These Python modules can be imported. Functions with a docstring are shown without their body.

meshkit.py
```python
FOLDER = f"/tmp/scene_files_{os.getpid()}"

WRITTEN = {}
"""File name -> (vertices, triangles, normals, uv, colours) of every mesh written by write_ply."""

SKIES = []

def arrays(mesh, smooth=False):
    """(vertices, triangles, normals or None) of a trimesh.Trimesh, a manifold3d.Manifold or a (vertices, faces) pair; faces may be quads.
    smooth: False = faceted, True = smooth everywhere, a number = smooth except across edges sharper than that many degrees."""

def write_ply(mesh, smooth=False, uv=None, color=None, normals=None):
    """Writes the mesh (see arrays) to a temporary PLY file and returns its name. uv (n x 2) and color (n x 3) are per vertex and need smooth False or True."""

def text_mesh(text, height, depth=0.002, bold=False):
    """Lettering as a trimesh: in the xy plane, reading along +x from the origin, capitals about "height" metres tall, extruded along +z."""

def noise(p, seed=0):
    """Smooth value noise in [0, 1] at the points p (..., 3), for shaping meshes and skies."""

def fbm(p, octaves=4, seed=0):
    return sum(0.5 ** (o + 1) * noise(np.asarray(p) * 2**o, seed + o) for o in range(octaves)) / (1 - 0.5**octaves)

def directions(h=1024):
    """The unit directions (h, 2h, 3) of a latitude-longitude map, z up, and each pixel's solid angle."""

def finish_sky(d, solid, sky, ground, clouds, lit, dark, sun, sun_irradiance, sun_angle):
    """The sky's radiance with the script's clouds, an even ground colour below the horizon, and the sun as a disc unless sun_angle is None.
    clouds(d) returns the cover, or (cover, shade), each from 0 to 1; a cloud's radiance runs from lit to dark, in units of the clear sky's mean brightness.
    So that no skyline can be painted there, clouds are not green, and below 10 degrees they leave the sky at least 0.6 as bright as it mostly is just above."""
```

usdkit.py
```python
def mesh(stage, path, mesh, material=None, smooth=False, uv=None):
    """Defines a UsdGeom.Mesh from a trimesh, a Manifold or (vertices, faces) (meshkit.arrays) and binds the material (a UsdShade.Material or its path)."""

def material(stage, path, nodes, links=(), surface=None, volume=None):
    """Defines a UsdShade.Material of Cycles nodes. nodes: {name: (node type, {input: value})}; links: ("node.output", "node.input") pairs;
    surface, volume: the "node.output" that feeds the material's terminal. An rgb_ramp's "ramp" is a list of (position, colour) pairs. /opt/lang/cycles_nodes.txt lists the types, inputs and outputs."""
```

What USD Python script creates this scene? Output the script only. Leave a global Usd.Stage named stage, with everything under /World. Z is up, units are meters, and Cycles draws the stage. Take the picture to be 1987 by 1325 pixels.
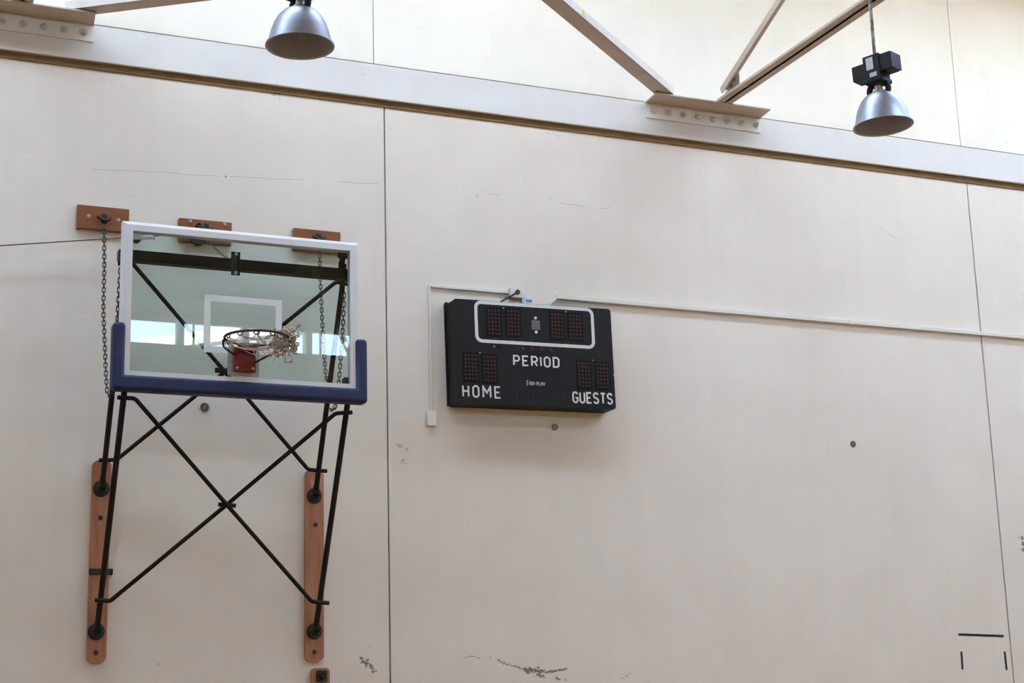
import math, random
import numpy as np, trimesh, shapely
import shapely.geometry as sg
import shapely.affinity as sa
import manifold3d as m3
import usdkit, meshkit
from pxr import Usd, UsdGeom, UsdLux, UsdShade, Gf, Sdf, Vt

random.seed(7)
RNG = np.random.default_rng(7)
stage = Usd.Stage.CreateInMemory()
UsdGeom.SetStageUpAxis(stage, 'Z'); UsdGeom.SetStageMetersPerUnit(stage, 1.0)
UsdGeom.Xform.Define(stage, '/World'); UsdGeom.Scope.Define(stage, '/World/Looks')

# ------------------------------------------------------------------ camera, sky, sun, exposure
F, YAW, PITCH, ROLL = 3252.995, 0.417111691, 0.23356312, -0.0283073447
CAM = np.array([-3.20286574, -13.4036, 1.6])
_cy, _sy, _cp, _sp = math.cos(YAW), math.sin(YAW), math.cos(PITCH), math.sin(PITCH)
FWD = np.array([_sy*_cp, _cy*_cp, _sp]); _r = np.array([_cy, -_sy, 0.]); _u = np.cross(_r, FWD)
RIGHT = math.cos(ROLL)*_r + math.sin(ROLL)*_u; UP = -math.sin(ROLL)*_r + math.cos(ROLL)*_u
cam = UsdGeom.Camera.Define(stage, '/World/camera')
_m = np.eye(4); _m[0, :3], _m[1, :3], _m[2, :3], _m[3, :3] = RIGHT, UP, -FWD, CAM
cam.AddTransformOp().Set(Gf.Matrix4d(_m.tolist()))
cam.CreateHorizontalApertureAttr(36.0); cam.CreateVerticalApertureAttr(36.0*1325/1987)
cam.CreateFocalLengthAttr(36.0*F/1987); cam.CreateClippingRangeAttr((0.1, 500.0))
cam.CreateExposureAttr(0.11)

sky = UsdLux.DomeLight.Define(stage, '/World/sky')
sky.CreateColorAttr(Gf.Vec3f(0.67, 0.84, 1.14)); sky.CreateIntensityAttr(5.8)
sun = UsdLux.DistantLight.Define(stage, '/World/sun')
sun.CreateColorAttr(Gf.Vec3f(1.0, 0.93, 0.82)); sun.CreateIntensityAttr(19.0); sun.CreateAngleAttr(0.6); sun.CreateNormalizeAttr(True)
def aim(light, d):                       # the light shines along d
    d = np.array(d, float); d /= np.linalg.norm(d)
    z = -d; x = np.cross([0, 0, 1.], z); x /= np.linalg.norm(x); y = np.cross(z, x)
    mm = np.eye(4); mm[0, :3], mm[1, :3], mm[2, :3] = x, y, z
    light.AddTransformOp().Set(Gf.Matrix4d(mm.tolist()))
aim(sun, (-0.25, -0.88, -0.36))

# ------------------------------------------------------------------ measuring: a point of the photograph on a given plane of the room
def ray(px, py): return FWD + RIGHT*((px-993.5)/F) - UP*((py-662.5)/F)
def at(px, py, Y): d = ray(px, py); return CAM + d*((Y-CAM[1])/d[1])
def atx(px, py, X): d = ray(px, py); return CAM + d*((X-CAM[0])/d[0])
def atz(px, py, Z): d = ray(px, py); return CAM + d*((Z-CAM[2])/d[2])
def atp(px, py, P, n): d = ray(px, py); n = np.array(n, float); return CAM + d*(((np.array(P)-CAM) @ n)/(d @ n))

# ------------------------------------------------------------------ helpers
USED = {}
def numbered(parent, name):
    k = parent + '/' + name; n = USED.get(k, -1) + 1; USED[k] = n
    return k if n == 0 else f'{k}_{n:03d}'
def props(p, label=None, cat=None, group=None, kind=None):
    for k, v in (('label', label), ('category', cat), ('group', group), ('kind', kind)):
        if v: p.SetCustomDataByKey(k, v)
    return p
def obj(name, mesh, mat, parent='/World', smooth=False, **kw):
    parent = parent if isinstance(parent, str) else str(parent.GetPath())
    p = usdkit.mesh(stage, numbered(parent, name), mesh, M[mat], smooth=smooth).GetPrim()
    return props(p, **kw)
def thing(name, label=None, cat=None, loc=(0, 0, 0), **kw):
    x = UsdGeom.Xform.Define(stage, numbered('/World', name)); x.AddTranslateOp().Set(Gf.Vec3d(*map(float, loc)))
    return props(x.GetPrim(), label, cat, **kw)
ORG = {}
def cat_(*ms): return trimesh.util.concatenate([x for m in ms for x in (m if isinstance(m, (list, tuple)) else [m])])
def box(a, b):
    a, b = np.minimum(a, b), np.maximum(a, b)
    m = trimesh.creation.box(b-a); m.apply_translation((a+b)/2); return m
def rbox(a, b, r, seg=12):
    a, b = np.minimum(a, b).astype(float), np.maximum(a, b).astype(float)
    r = min(r, (b-a).min()/2*0.99); s = m3.Manifold.sphere(r, seg)
    return m3.Manifold.batch_hull([s.translate((float(x), float(y), float(z))) for x in (a[0]+r, b[0]-r) for y in (a[1]+r, b[1]-r) for z in (a[2]+r, b[2]-r)])
def tm(man):
    k = man.to_mesh(); return trimesh.Trimesh(k.vert_properties[:, :3], k.tri_verts, process=False)
def cbox(a, b, c):                       # box with chamfered edges (hull of three insets)
    a, b = np.minimum(a, b).astype(float), np.maximum(a, b).astype(float); pts = []
    for k in range(3):
        i = np.full(3, c); i[k] = 0
        lo, hi = a+i, b-i
        pts += [(x, y, z) for x in (lo[0], hi[0]) for y in (lo[1], hi[1]) for z in (lo[2], hi[2])]
    return trimesh.convex.convex_hull(np.array(pts))
def frames(P):
    P = np.array(P, float); T = np.gradient(P, axis=0) if len(P) > 2 else np.repeat([P[1]-P[0]], 2, 0)
    T /= np.linalg.norm(T, axis=1)[:, None]
    ref = np.array([0, 0, 1.]) if abs(T[0, 2]) < .9 else np.array([1., 0, 0]); N = []
    n = ref - T[0]*(ref @ T[0]); n /= np.linalg.norm(n)
    for t in T:
        n = n - t*(n @ t); n /= np.linalg.norm(n); N.append(n.copy())
    N = np.array(N); return P, T, N, np.cross(T, N)
def tube(P, r, n=10, closed=False):
    P, T, N, B = frames(P)
    if closed:
        T = np.roll(P, -1, 0)-np.roll(P, 1, 0); T /= np.linalg.norm(T, axis=1)[:, None]
        c = P.mean(0); N = P-c; N -= T*np.sum(N*T, 1)[:, None]; N /= np.linalg.norm(N, axis=1)[:, None]; B = np.cross(T, N)
    r = np.broadcast_to(r, len(P)); a = np.arange(n)*2*np.pi/n
    V = (P[:, None]+r[:, None, None]*(np.cos(a)[None, :, None]*N[:, None]+np.sin(a)[None, :, None]*B[:, None])).reshape(-1, 3)
    k = len(P); Fc = []
    for i in range(k if closed else k-1):
        j = (i+1) % k
        for q in range(n):
            s = (q+1) % n; Fc += [[i*n+q, i*n+s, j*n+s], [i*n+q, j*n+s, j*n+q]]
    if not closed:
        V = np.vstack([V, P[0], P[-1]])
        for q in range(n):
            s = (q+1) % n; Fc += [[k*n, s, q], [k*n+1, (k-1)*n+q, (k-1)*n+s]]
    m = trimesh.Trimesh(V, Fc, process=False); 
    if m.volume < 0: m.invert()
    return m
def bend(P, r=.03, n=4):                 # polyline with rounded corners
    P = [np.array(p, float) for p in P]; out = [P[0]]
    for a, b, c in zip(P, P[1:], P[2:]):
        u, v = a-b, c-b; lu, lv = np.linalg.norm(u), np.linalg.norm(v); k = min(r, lu/2, lv/2)
        p, q = b+u/lu*k, b+v/lv*k
        out += [(1-t)**2*p+2*t*(1-t)*b+t*t*q for t in np.linspace(0, 1, n+1)]
    return out+[P[-1]]
def bar(a, b, w, h, up=(0, 0, 1), lo=0., ch=.0):     # box from a to b; w across, h along up (from lo)
    a, b, up = np.array(a, float), np.array(b, float), np.array(up, float)
    t = b-a; L = np.linalg.norm(t); t /= L; s = np.cross(t, up); s /= np.linalg.norm(s); u = np.cross(s, t)
    w0, w1 = w if isinstance(w, (tuple, list)) else (-w/2, w/2)
    m = box((0, w0, lo), (L, w1, lo+h)) if not ch else cbox((0, w0, lo), (L, w1, lo+h), ch)
    T = np.eye(4); T[:3, 0], T[:3, 1], T[:3, 2], T[:3, 3] = t, s, u, a
    m.apply_transform(T); 
    if m.volume < 0: m.invert()
    return m
def prism(poly, o, ex, ey, d0, d1):      # shapely polygon in the plane (ex, ey) at o, from d0 to d1 along ex x ey
    ex, ey = np.array(ex, float), np.array(ey, float); ez = np.cross(ex, ey); out = []
    for g in getattr(poly, 'geoms', [poly]):
        if g.area < 1e-9: continue
        m = trimesh.creation.extrude_polygon(g, d1-d0, engine='earcut')
        T = np.eye(4); T[:3, 0], T[:3, 1], T[:3, 2], T[:3, 3] = ex, ey, ez, np.array(o)+ez*d0
        m.apply_transform(T); out.append(m)
    m = cat_(out)
    if m.volume < 0: m.invert()
    return m
X3, Y3, Z3 = np.eye(3)
def wallprism(poly, y, t):               # polygon in (x, z), standing out from plane y towards the room by t
    return prism(poly, (0, y, 0), X3, Z3, 0, t)          # X x Z = -Y
def disc(c, axis, r, h, n=24, ch=0.):
    axis = np.array(axis, float)/np.linalg.norm(axis)
    prof = [(0, 0), (r, 0), (r, h-ch), (r-ch, h), (0, h)] if ch else [(0, 0), (r, 0), (r, h), (0, h)]
    m = trimesh.creation.revolve(np.array(prof), sections=n)
    m.apply_transform(trimesh.geometry.align_vectors([0, 0, 1], axis)); m.apply_translation(c)
    if m.volume < 0: m.invert()
    return m
def rrect(x0, z0, x1, z1, r): return sg.box(x0+r, z0+r, x1-r, z1-r).buffer(r, quad_segs=6)
def blob(cx, cz, rx, rz, rng, n=26, rough=.35):
    a = np.linspace(0, 2*np.pi, n, endpoint=False); k = 1+rough*rng.uniform(-1, 1, n)
    k = (k+np.roll(k, 1))/2
    return sg.Polygon(np.stack([cx+rx*k*np.cos(a), cz+rz*k*np.sin(a)], 1)).buffer(0)

# ------------------------------------------------------------------ materials
M = {}
def mat(name, col, rough=.5, metal=0., vary=0., scale=6., col2=None, stretch=(1, 1, 1), bump=0., bscale=60., spec=.5, coat=0., ramp=None, detail=4., **pr):
    nodes = {'p': ('principled_bsdf', {'base_color': col, 'roughness': rough, 'metallic': metal, 'specular_ior_level': spec, 'coat_weight': coat, **pr})}; links = []
    if vary or col2 or bump: nodes['g'] = ('geometry', {}); 
    if vary or col2:
        c2 = col2 or tuple(c*(1-vary) for c in col)
        nodes['m'] = ('mapping', {'scale': stretch}); nodes['n'] = ('noise_texture', {'scale': scale, 'detail': detail, 'roughness': .6})
        lo, hi = ramp or (.35, .65)
        nodes['r'] = ('rgb_ramp', {'ramp': [(0, c2), (lo, c2), (hi, col), (1, col)]})
        links += [('g.position', 'm.vector'), ('m.vector', 'n.vector'), ('n.fac', 'r.fac'), ('r.color', 'p.base_color')]
    if bump:
        nodes['bn'] = ('noise_texture', {'scale': bscale, 'detail': 3.}); nodes['b'] = ('bump', {'strength': bump, 'distance': .004})
        links += [('g.position', 'bn.vector'), ('bn.fac', 'b.height'), ('b.normal', 'p.normal')]
    M[name] = usdkit.material(stage, '/World/Looks/'+name, nodes, links, surface='p.BSDF')
def wall_mat(name, base, streak=.05):
    # painted concrete: broad mottling, faint run-down streaks, small specks, fine roller relief
    M[name] = usdkit.material(stage, '/World/Looks/'+name, {
        'g': ('geometry', {}), 'ms': ('mapping', {'scale': (5., 5., .28)}),
        'n1': ('noise_texture', {'scale': 1.1, 'detail': 5., 'roughness': .6}), 'n2': ('noise_texture', {'scale': 1.6, 'detail': 4., 'roughness': .65}),
        'n3': ('noise_texture', {'scale': 17., 'detail': 3.}),
        'r1': ('rgb_ramp', {'ramp': [(0, (.955, .95, .94)), (.38, (.955, .95, .94)), (.62, (1, 1, 1)), (1, (1, 1, 1))]}),
        'r2': ('rgb_ramp', {'ramp': [(0, (1-streak,)*3), (.36, (1-streak,)*3), (.55, (1, 1, 1)), (1, (1, 1, 1))]}),
        'r3': ('rgb_ramp', {'ramp': [(0, (.72, .7, .68)), (.235, (.8, .79, .78)), (.275, (1, 1, 1)), (1, (1, 1, 1))]}),
        'c': ('color', {'value': base}), 'x1': ('mix', {'mix_type': 'multiply', 'fac': 1.}), 'x2': ('mix', {'mix_type': 'multiply', 'fac': 1.}), 'x3': ('mix', {'mix_type': 'multiply', 'fac': 1.}),
        'bn': ('noise_texture', {'scale': 45., 'detail': 4.}), 'b': ('bump', {'strength': .12, 'distance': .006}),
        'p': ('principled_bsdf', {'roughness': .62, 'specular_ior_level': .3})},
        [('g.position', 'n1.vector'), ('g.position', 'ms.vector'), ('ms.vector', 'n2.vector'), ('g.position', 'n3.vector'), ('n1.fac', 'r1.fac'), ('n2.fac', 'r2.fac'), ('n3.fac', 'r3.fac'),
         ('c.color', 'x1.color1'), ('r1.color', 'x1.color2'), ('x1.color', 'x2.color1'), ('r2.color', 'x2.color2'), ('x2.color', 'x3.color1'), ('r3.color', 'x3.color2'), ('x3.color', 'p.base_color'),
         ('g.position', 'bn.vector'), ('bn.fac', 'b.height'), ('b.normal', 'p.normal')], surface='p.BSDF')
wall_mat('wall_paint', (.76, .705, .632), .02)
wall_mat('hall_paint', (.54, .45, .31), .02)
wall_mat('beam_paint', (.73, .725, .72), .015)
wall_mat('upper_paint', (.87, .85, .765), .012)
mat('joint_dark', (.34, .325, .31), .8)
mat('ceiling_paint', (.66, .50, .31), .7, vary=.08, scale=2.)
mat('floor_wood', (.44, .215, .07), .32, col2=(.35, .165, .045), scale=3., stretch=(.4, 9, 1), coat=.3)
mat('trim_white', (.78, .77, .74), .45)
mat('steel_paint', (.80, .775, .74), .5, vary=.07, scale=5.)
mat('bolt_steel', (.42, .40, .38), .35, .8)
mat('steel_shaded', (.58, .49, .40), .7, vary=.1, scale=5.)  # white truss steel again, with the shade of its undersides put into the colour
mat('bolt_white', (.60, .585, .57), .5)
mat('strip_shade_brown', (.26, .175, .085), .8, col2=(.19, .12, .055), scale=5., stretch=(1.2, 8, 8))  # darkened brown, carries the shade of the overhang underside
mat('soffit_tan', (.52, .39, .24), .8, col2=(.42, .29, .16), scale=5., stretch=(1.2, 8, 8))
mat('wood_block', (.25, .082, .022), .4, col2=(.17, .05, .013), scale=5., stretch=(1.2, 1, 16), coat=.35)
mat('wood_plank', (.39, .165, .085), .45, col2=(.30, .11, .05), scale=4., stretch=(14, 3, .8), coat=.15)
mat('black_steel', (.013, .010, .008), .6, vary=.3, scale=30., spec=.25)
mat('iron', (.028, .025, .022), .55, .2, vary=.3, scale=40.)
mat('chain_steel', (.10, .085, .07), .45, .7, vary=.4, scale=30.)
mat('frame_white', (.72, .73, .76), .4)
mat('painted_line', (.74, .77, .79), .5)
mat('pad_blue', (.007, .020, .085), .6, vary=.25, scale=14., bump=.15, bscale=35.)
mat('red_paint', (.26, .012, .01), .4, vary=.35, scale=14.)
mat('rim_paint', (.075, .016, .012), .45, vary=.4, scale=30.)
mat('grey_plate', (.36, .35, .32), .5, vary=.1, scale=20.)
mat('net_cord', (.56, .50, .42), .8, vary=.25, scale=25.)
mat('board_black', (.008, .0085, .010), .6, vary=.2, scale=9., spec=.25)
mat('recess_black', (.004, .004, .005), .7, spec=.2)
mat('led_red', (.045, .012, .011), .5, spec=.25)
mat('led_dim', (.07, .02, .014), .5, spec=.25)
mat('letter_white', (.66, .66, .66), .55)
mat('letter_grey', (.32, .33, .34), .5)
mat('letter_green', (.006, .014, .012), .6, spec=.25)
mat('grille_grey', (.13, .13, .135), .5)
mat('conduit_paint', (.70, .67, .62), .5)
mat('switch_white', (.74, .72, .69), .4)
mat('cord_black', (.02, .02, .02), .5)
mat('tape_black', (.016, .012, .022), .6)
mat('plug_metal', (.17, .15, .125), .45, .4, vary=.35, scale=60.)
mat('chip_dark', (.27, .25, .225), .85, vary=.4, scale=40., bump=.5, bscale=90.)
mat('scuff', (.50, .49, .475), .85, vary=.2, scale=40.)
mat('spun_aluminium', (.40, .43, .50), .46, 1., vary=.12, scale=18.)
mat('lamp_inside', (.40, .43, .48), .6)
mat('ballast_black', (.012, .0105, .0105), .55, spec=.25)
mat('ballast_blue', (.05, .055, .12), .35)
mat('label_grey', (.42, .42, .42), .4, .3)
mat('rusty_pipe', (.50, .48, .44), .5, col2=(.10, .08, .06), scale=22., stretch=(1, 1, .6))
mat('tag_yellow', (.62, .78, .10), .5)
mat('tag_blue', (.12, .2, .55), .5)
mat('sheet_white', (.72, .76, .84), .5)
mat('cable_steel', (.10, .095, .09), .4, .6)
mat('ground', (.30, .29, .25), .9, vary=.2, scale=.4)
mat('fascia_cream', (.88, .87, .80), .6)
mat('mullion_grey', (.42, .42, .40), .5)
def pane_mat(name, tint, ior=1.5):
    M[name] = usdkit.material(stage, '/World/Looks/'+name, {'t': ('transparent_bsdf', {'color': tint}), 'g': ('glossy_bsdf', {'color': (1, 1, 1), 'roughness': 0.0}), 'f': ('fresnel', {'IOR': ior}), 'q': ('geometry', {}), 'i': ('math', {'math_type': 'multiply_add', 'value2': 1/ior-ior, 'value3': ior}), 'x': ('mix_closure', {})},
        [('q.backfacing', 'i.value1'), ('i.value', 'f.IOR'), ('f.fac', 'x.fac'), ('t.BSDF', 'x.closure1'), ('g.BSDF', 'x.closure2')], surface='x.closure')
pane_mat('board_glass', (.80, .88, .87), 1.42); pane_mat('window_glass', (.95, .97, .96))

# ------------------------------------------------------------------ the room: x -13..17, y -16.5..0, z 0..10
XL, XR, YF, ZC = -13., 17., -16.5, 10.
WT = .4                                   # wall thickness
obj('floor', box((XL, YF, -.2), (XR, .5, 0)), 'floor_wood', kind='structure')
obj('ground', box((-90, -120, -.45), (90, 90, -.22)), 'ground', kind='structure')
OV = .05                                  # how far the upper wall overhangs
ZS = at(747, 208, -.012)[2]               # lower edge of the dark strip added as shade under the overhang
ZB0 = at(747, 193.5, -OV)[2]              # underside of the overhanging upper wall
ZJ = at(726, 124, -OV)[2]                # joint between the beam and the upper panels
SEAM = [at(751, 700, 0)[0], at(1923, 850, 0)[0]]
wb = thing('wall_back', kind='structure')
obj('backing', cat_(box((XL, .022, 0), (XR, .05+WT, ZB0)), box((XL, -OV+.016, ZB0+.005), (XR, .05+WT, ZC))), 'joint_dark', wb)
pitch = SEAM[1]-SEAM[0]; xs = [XL]+[s for s in (SEAM[0]-2*pitch, SEAM[0]-pitch, SEAM[0], SEAM[1], SEAM[1]+pitch) if XL+.5 < s < XR-.5]+[XR]
for a, b in zip(xs, xs[1:]):
    obj('panel', cbox((a+.006, 0, 0), (b-.006, .022, ZB0), .004), 'wall_paint', wb)
obj('beam', cbox((XL, -OV, ZB0+.004), (XR, -OV+.016, ZJ-.003), .004), 'beam_paint', wb)
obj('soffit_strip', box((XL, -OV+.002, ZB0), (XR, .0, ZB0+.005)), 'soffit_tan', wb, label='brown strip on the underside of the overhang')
obj('shade_strip', cbox((XL, -.014, ZS), (XR, 0, ZB0), .003), 'strip_shade_brown', wb, label='added dark brown strip standing in for the shaded underside of the overhang')
U = [at(724.6, 60, -OV)[0], at(1844, 70, -OV)[0]]; up = U[1]-U[0]
us = [XL]+[s for s in (U[0]-2*up, U[0]-up, U[0], U[1], U[1]+up) if XL+.5 < s < XR-.5]+[XR]
for a, b in zip(us, us[1:]):
    obj('panel', cbox((a+.003, -OV, ZJ+.003), (b-.003, -OV+.016, ZC), .003), 'upper_paint', wb)
# opposite wall with its strip of high windows, side walls, roof with added skylights
wf = thing('wall_front', kind='structure')
def mirrored(px, py, Y, B=-1.06):
    p, d = at(px, py, B), ray(px, py); e = np.array([d[0], -d[1], d[2]]); return p+e*((Y-B)/e[1])
ZW0, ZW1 = mirrored(640, 688, YF)[2], mirrored(320, 616, YF)[2]
obj('wall_lower', box((XL, YF-.3, 0), (XR, YF, ZW0)), 'hall_paint', wf)
obj('wall_header', box((XL, YF-.3, ZW1), (XR, YF, ZC)), 'hall_paint', wf)
px0, pw = mirrored(353, 640, YF)[0], (mirrored(602, 660, YF)[0]-mirrored(353, 640, YF)[0])/2
k0 = math.ceil((XL-px0)/pw); n_w = 0
pillars = [px0+pw*k for k in range(k0, 60) if px0+pw*k < XR-.1]
for x in pillars:
    obj('pillar', box((x-.055, YF-.25, ZW0), (x+.055, YF-.02, ZW1)), 'trim_white', wf)
for a, b in zip(pillars, pillars[1:]):
    w = thing(f'window_{n_w+1}', kind='structure'); n_w += 1
    obj('pane', box((a+.055, YF-.16, ZW0+.02), (b-.055, YF-.15, ZW1-.02)), 'window_glass', w)
    obj('window_frame', cat_(box((a+.055, YF-.19, ZW0), (b-.055, YF-.12, ZW0+.025)), box((a+.055, YF-.19, ZW1-.025), (b-.055, YF-.12, ZW1)), box((a+.23, YF-.18, ZW0+.025), (a+.26, YF-.13, ZW1-.025))), 'mullion_grey', w)
obj('wall_left', box((XL-.3, YF-.3, 0), (XL, .45, ZC)), 'hall_paint', kind='structure')
obj('wall_right', box((XR, YF-.3, 0), (XR+.3, .45, ZC)), 'hall_paint', kind='structure')
ADDED_SKYLIGHTS = [(XL+.3, 4.4, -2.75, -1.9), (5.4, XR-.3, -2.75, -1.95), (6.2, 12.4, -8.4, -6.4)]      # unseen skylights added to shape the wall light (x from, to, y from, to)
cl = thing('ceiling', kind='structure')
deck = sg.box(XL-.3, YF-.3, XR+.3, .45).difference(shapely.union_all([sg.box(a, c, b, d) for a, b, c, d in ADDED_SKYLIGHTS]))
obj('roof_deck', prism(deck, (0, 0, ZC), X3, Y3, 0, .15), 'ceiling_paint', cl)
for a, b, c, d in ADDED_SKYLIGHTS:
    k = max(1, round((b-a)/2.2))
    for i in range(k):
        x0, x1 = a+(b-a)*i/k, a+(b-a)*(i+1)/k
        w = thing(f'window_{n_w+1}', kind='structure'); n_w += 1
        obj('pane', box((x0+.04, c+.001, ZC+.06), (x1-.04, d-.001, ZC+.07)), 'window_glass', w)
        obj('window_frame', cat_(box((x0+.001, c+.001, ZC+.02), (x0+.04, d-.001, ZC+.1)), box((x1-.04, c+.001, ZC+.02), (x1-.001, d-.001, ZC+.1))), 'trim_white', w)

# ------------------------------------------------------------------ roof trusses bolted to the back wall
ZA = at(1253, 200.5, -OV)[2]
def hexbolt(x, y, z):
    n = disc((x, y, z), (0, -1, 0), .034, .006, 16)
    h = disc((x, y-.006, z), (0, -1, 0), .024, .022, 6, .003)
    s = disc((x, y-.028, z), (0, -1, 0), .011, .028, 10, .002)
    return cat_(n, h, s)
def angle_bar(a, b, w=.13, h=.07, t=.008, side=1, updown=1):   # L section: flat leg underneath, second leg on one edge
    return cat_(bar(a, b, w, t, lo=0), bar(a, b, (side*w/2-t/2, side*w/2+t/2), h, lo=(0 if updown > 0 else -h)))
def truss(label, x0, x1, xc, nb, bx0):
    t = thing('roof_truss', label, 'roof truss', (0, 0, 0), group='truss ends on the wall')
    w, zb = -OV, ZA-.15
    ang = obj('wall_angle', cbox((x0, w-.014, zb), (x1, w, ZA), .002), 'steel_paint', t)
    obj('seat_plate', prism(sg.Polygon([(x0, w), (x1, w), (x1-.03, w-.26), (x0-.02, w-.26)]), (0, 0, ZA), X3, Y3, 0, .012), 'steel_shaded', t, label='flat underside plate with its shade painted in brown')
    for i in range(nb):
        obj('bolt', hexbolt(bx0+i*.1645, w-.014, ZA-.072), 'bolt_white', ang)
    yo = YF+.05
    for s in (-1, 1):                     # double angle bottom chord running across the hall
        a, b = (xc+s*.044, -.17, ZA+.012), (xc+s*.044, yo, ZA+.012)
        obj('chord_angle', cat_(bar(a, b, .076, .009), bar(a, b, (s*.034-.004, s*.034+.004), .076)), 'steel_shaded', t)
    for s in (-1, 1):
        a, b = (xc+s*.044, -.08, ZC-.24), (xc+s*.044, yo, ZC-.24)
        obj('top_chord_angle', cat_(bar(a, b, .076, .009), bar(a, b, (s*.034-.004, s*.034+.004), .076)), 'steel_paint', t)
    # first web: a single angle rising away from the wall, the rest zig-zag between the chords
    a = np.array([xc, -.30, ZA+.15]); d = np.array([0, -1.19, .515]); b = a+d*1.9
    obj('web_angle', cat_(bar(a, b, .085, .009), bar(a, b, (.037, .046), .065, lo=-.065)), 'steel_shaded', t)
    ep = obj('end_plate', cbox((xc+.040, -.52, ZA+.024), (xc+.052, -.25, ZA+.24), .002), 'steel_paint', t)
    for q in range(3):
        obj('bolt', disc((xc+.04, -.335-.05*q, ZA+.11+.045*q), (-1, 0, 0), .014, .016, 8, .003), 'bolt_steel', ep)
    y = -2.4; k = 0
    while y > yo+2.4:
        p, q = (xc, y, ZC-.24), (xc, y-2.2, ZA+.05)
        if k % 2: p, q = (xc, y, ZA+.05), (xc, y-2.2, ZC-.24)
        obj('web_angle', bar(p, q, .07, .07), 'steel_paint', t); y -= 2.2; k += 1
    return t
_m = lambda *ps: np.mean([atz(*p, ZA+.012) for p in ps], 0)
XT0, XT1 = _m((44, 3))[0], _m((1412, 208), (1676, 0))[0]
TL = [at(1253, 228, -OV)[0], at(1475, 257, -OV)[0]]; TL0 = at(181, 80, -OV)[0]
truss('white painted steel truss end bolted high on the wall above the basketball backboard', TL0-(TL[1]-TL[0]), TL0, XT0, 8, at(163, 62, -OV-.02)[0]-7*.1645)
truss('white painted steel truss end bolted high on the wall right of centre above the scoreboard', TL[0], TL[1], XT1, 8, at(1268, 215, -OV-.02)[0])
def brace(label, a, b, side, tag=None):
    t = thing('diagonal_brace', label, 'steel brace', group='roof braces')
    a, b = np.array(a), np.array(b)
    obj('flat_leg', bar(a, b, .15, .008), 'steel_shaded', t)
    obj('upright_leg', bar(a, b, (side*.075-.004, side*.075+.004), .075), 'steel_paint', t, label='white upright leg')
    if tag is not None:
        u = (b-a)/np.linalg.norm(b-a); c = a+u*tag; s = np.cross(u, Z3)
        obj('sticker', bar(c-u*.022+s*(side*(.075+.006)), c+u*.022+s*(side*(.075+.006)), .002, .05, lo=.015), 'tag_yellow', t, label='small bright yellow-green sticker')
A1, B1 = atz(1289, 188, ZA), atz(1064, 0, ZA); A0, B0 = atz(160, 23, ZA+.026), atz(347, 0, ZA+.026)
d1 = (B1-A1)/abs(B1-A1)[0]; d0 = (B0-A0)/abs(B0-A0)[0]
def XR0_(p, u, q, v): return np.linalg.solve(np.array([u[:2], -v[:2]]).T, (q-p)[:2])[0]      # where the right brace meets the long one
brace('long white angle brace running up left from the middle truss end, with a yellow sticker', A1-d1*.04+[0, 0, .026], A1+d1*5.6+[0, 0, .026], -1, tag=np.linalg.norm(atz(1127, 38, ZA)-A1)+.02)
brace('white angle brace running right from the truss end in the upper left corner', A0-d0*.1, A0+d0*(XR0_(A0, d0, A1, d1)-.12), 1)

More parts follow.
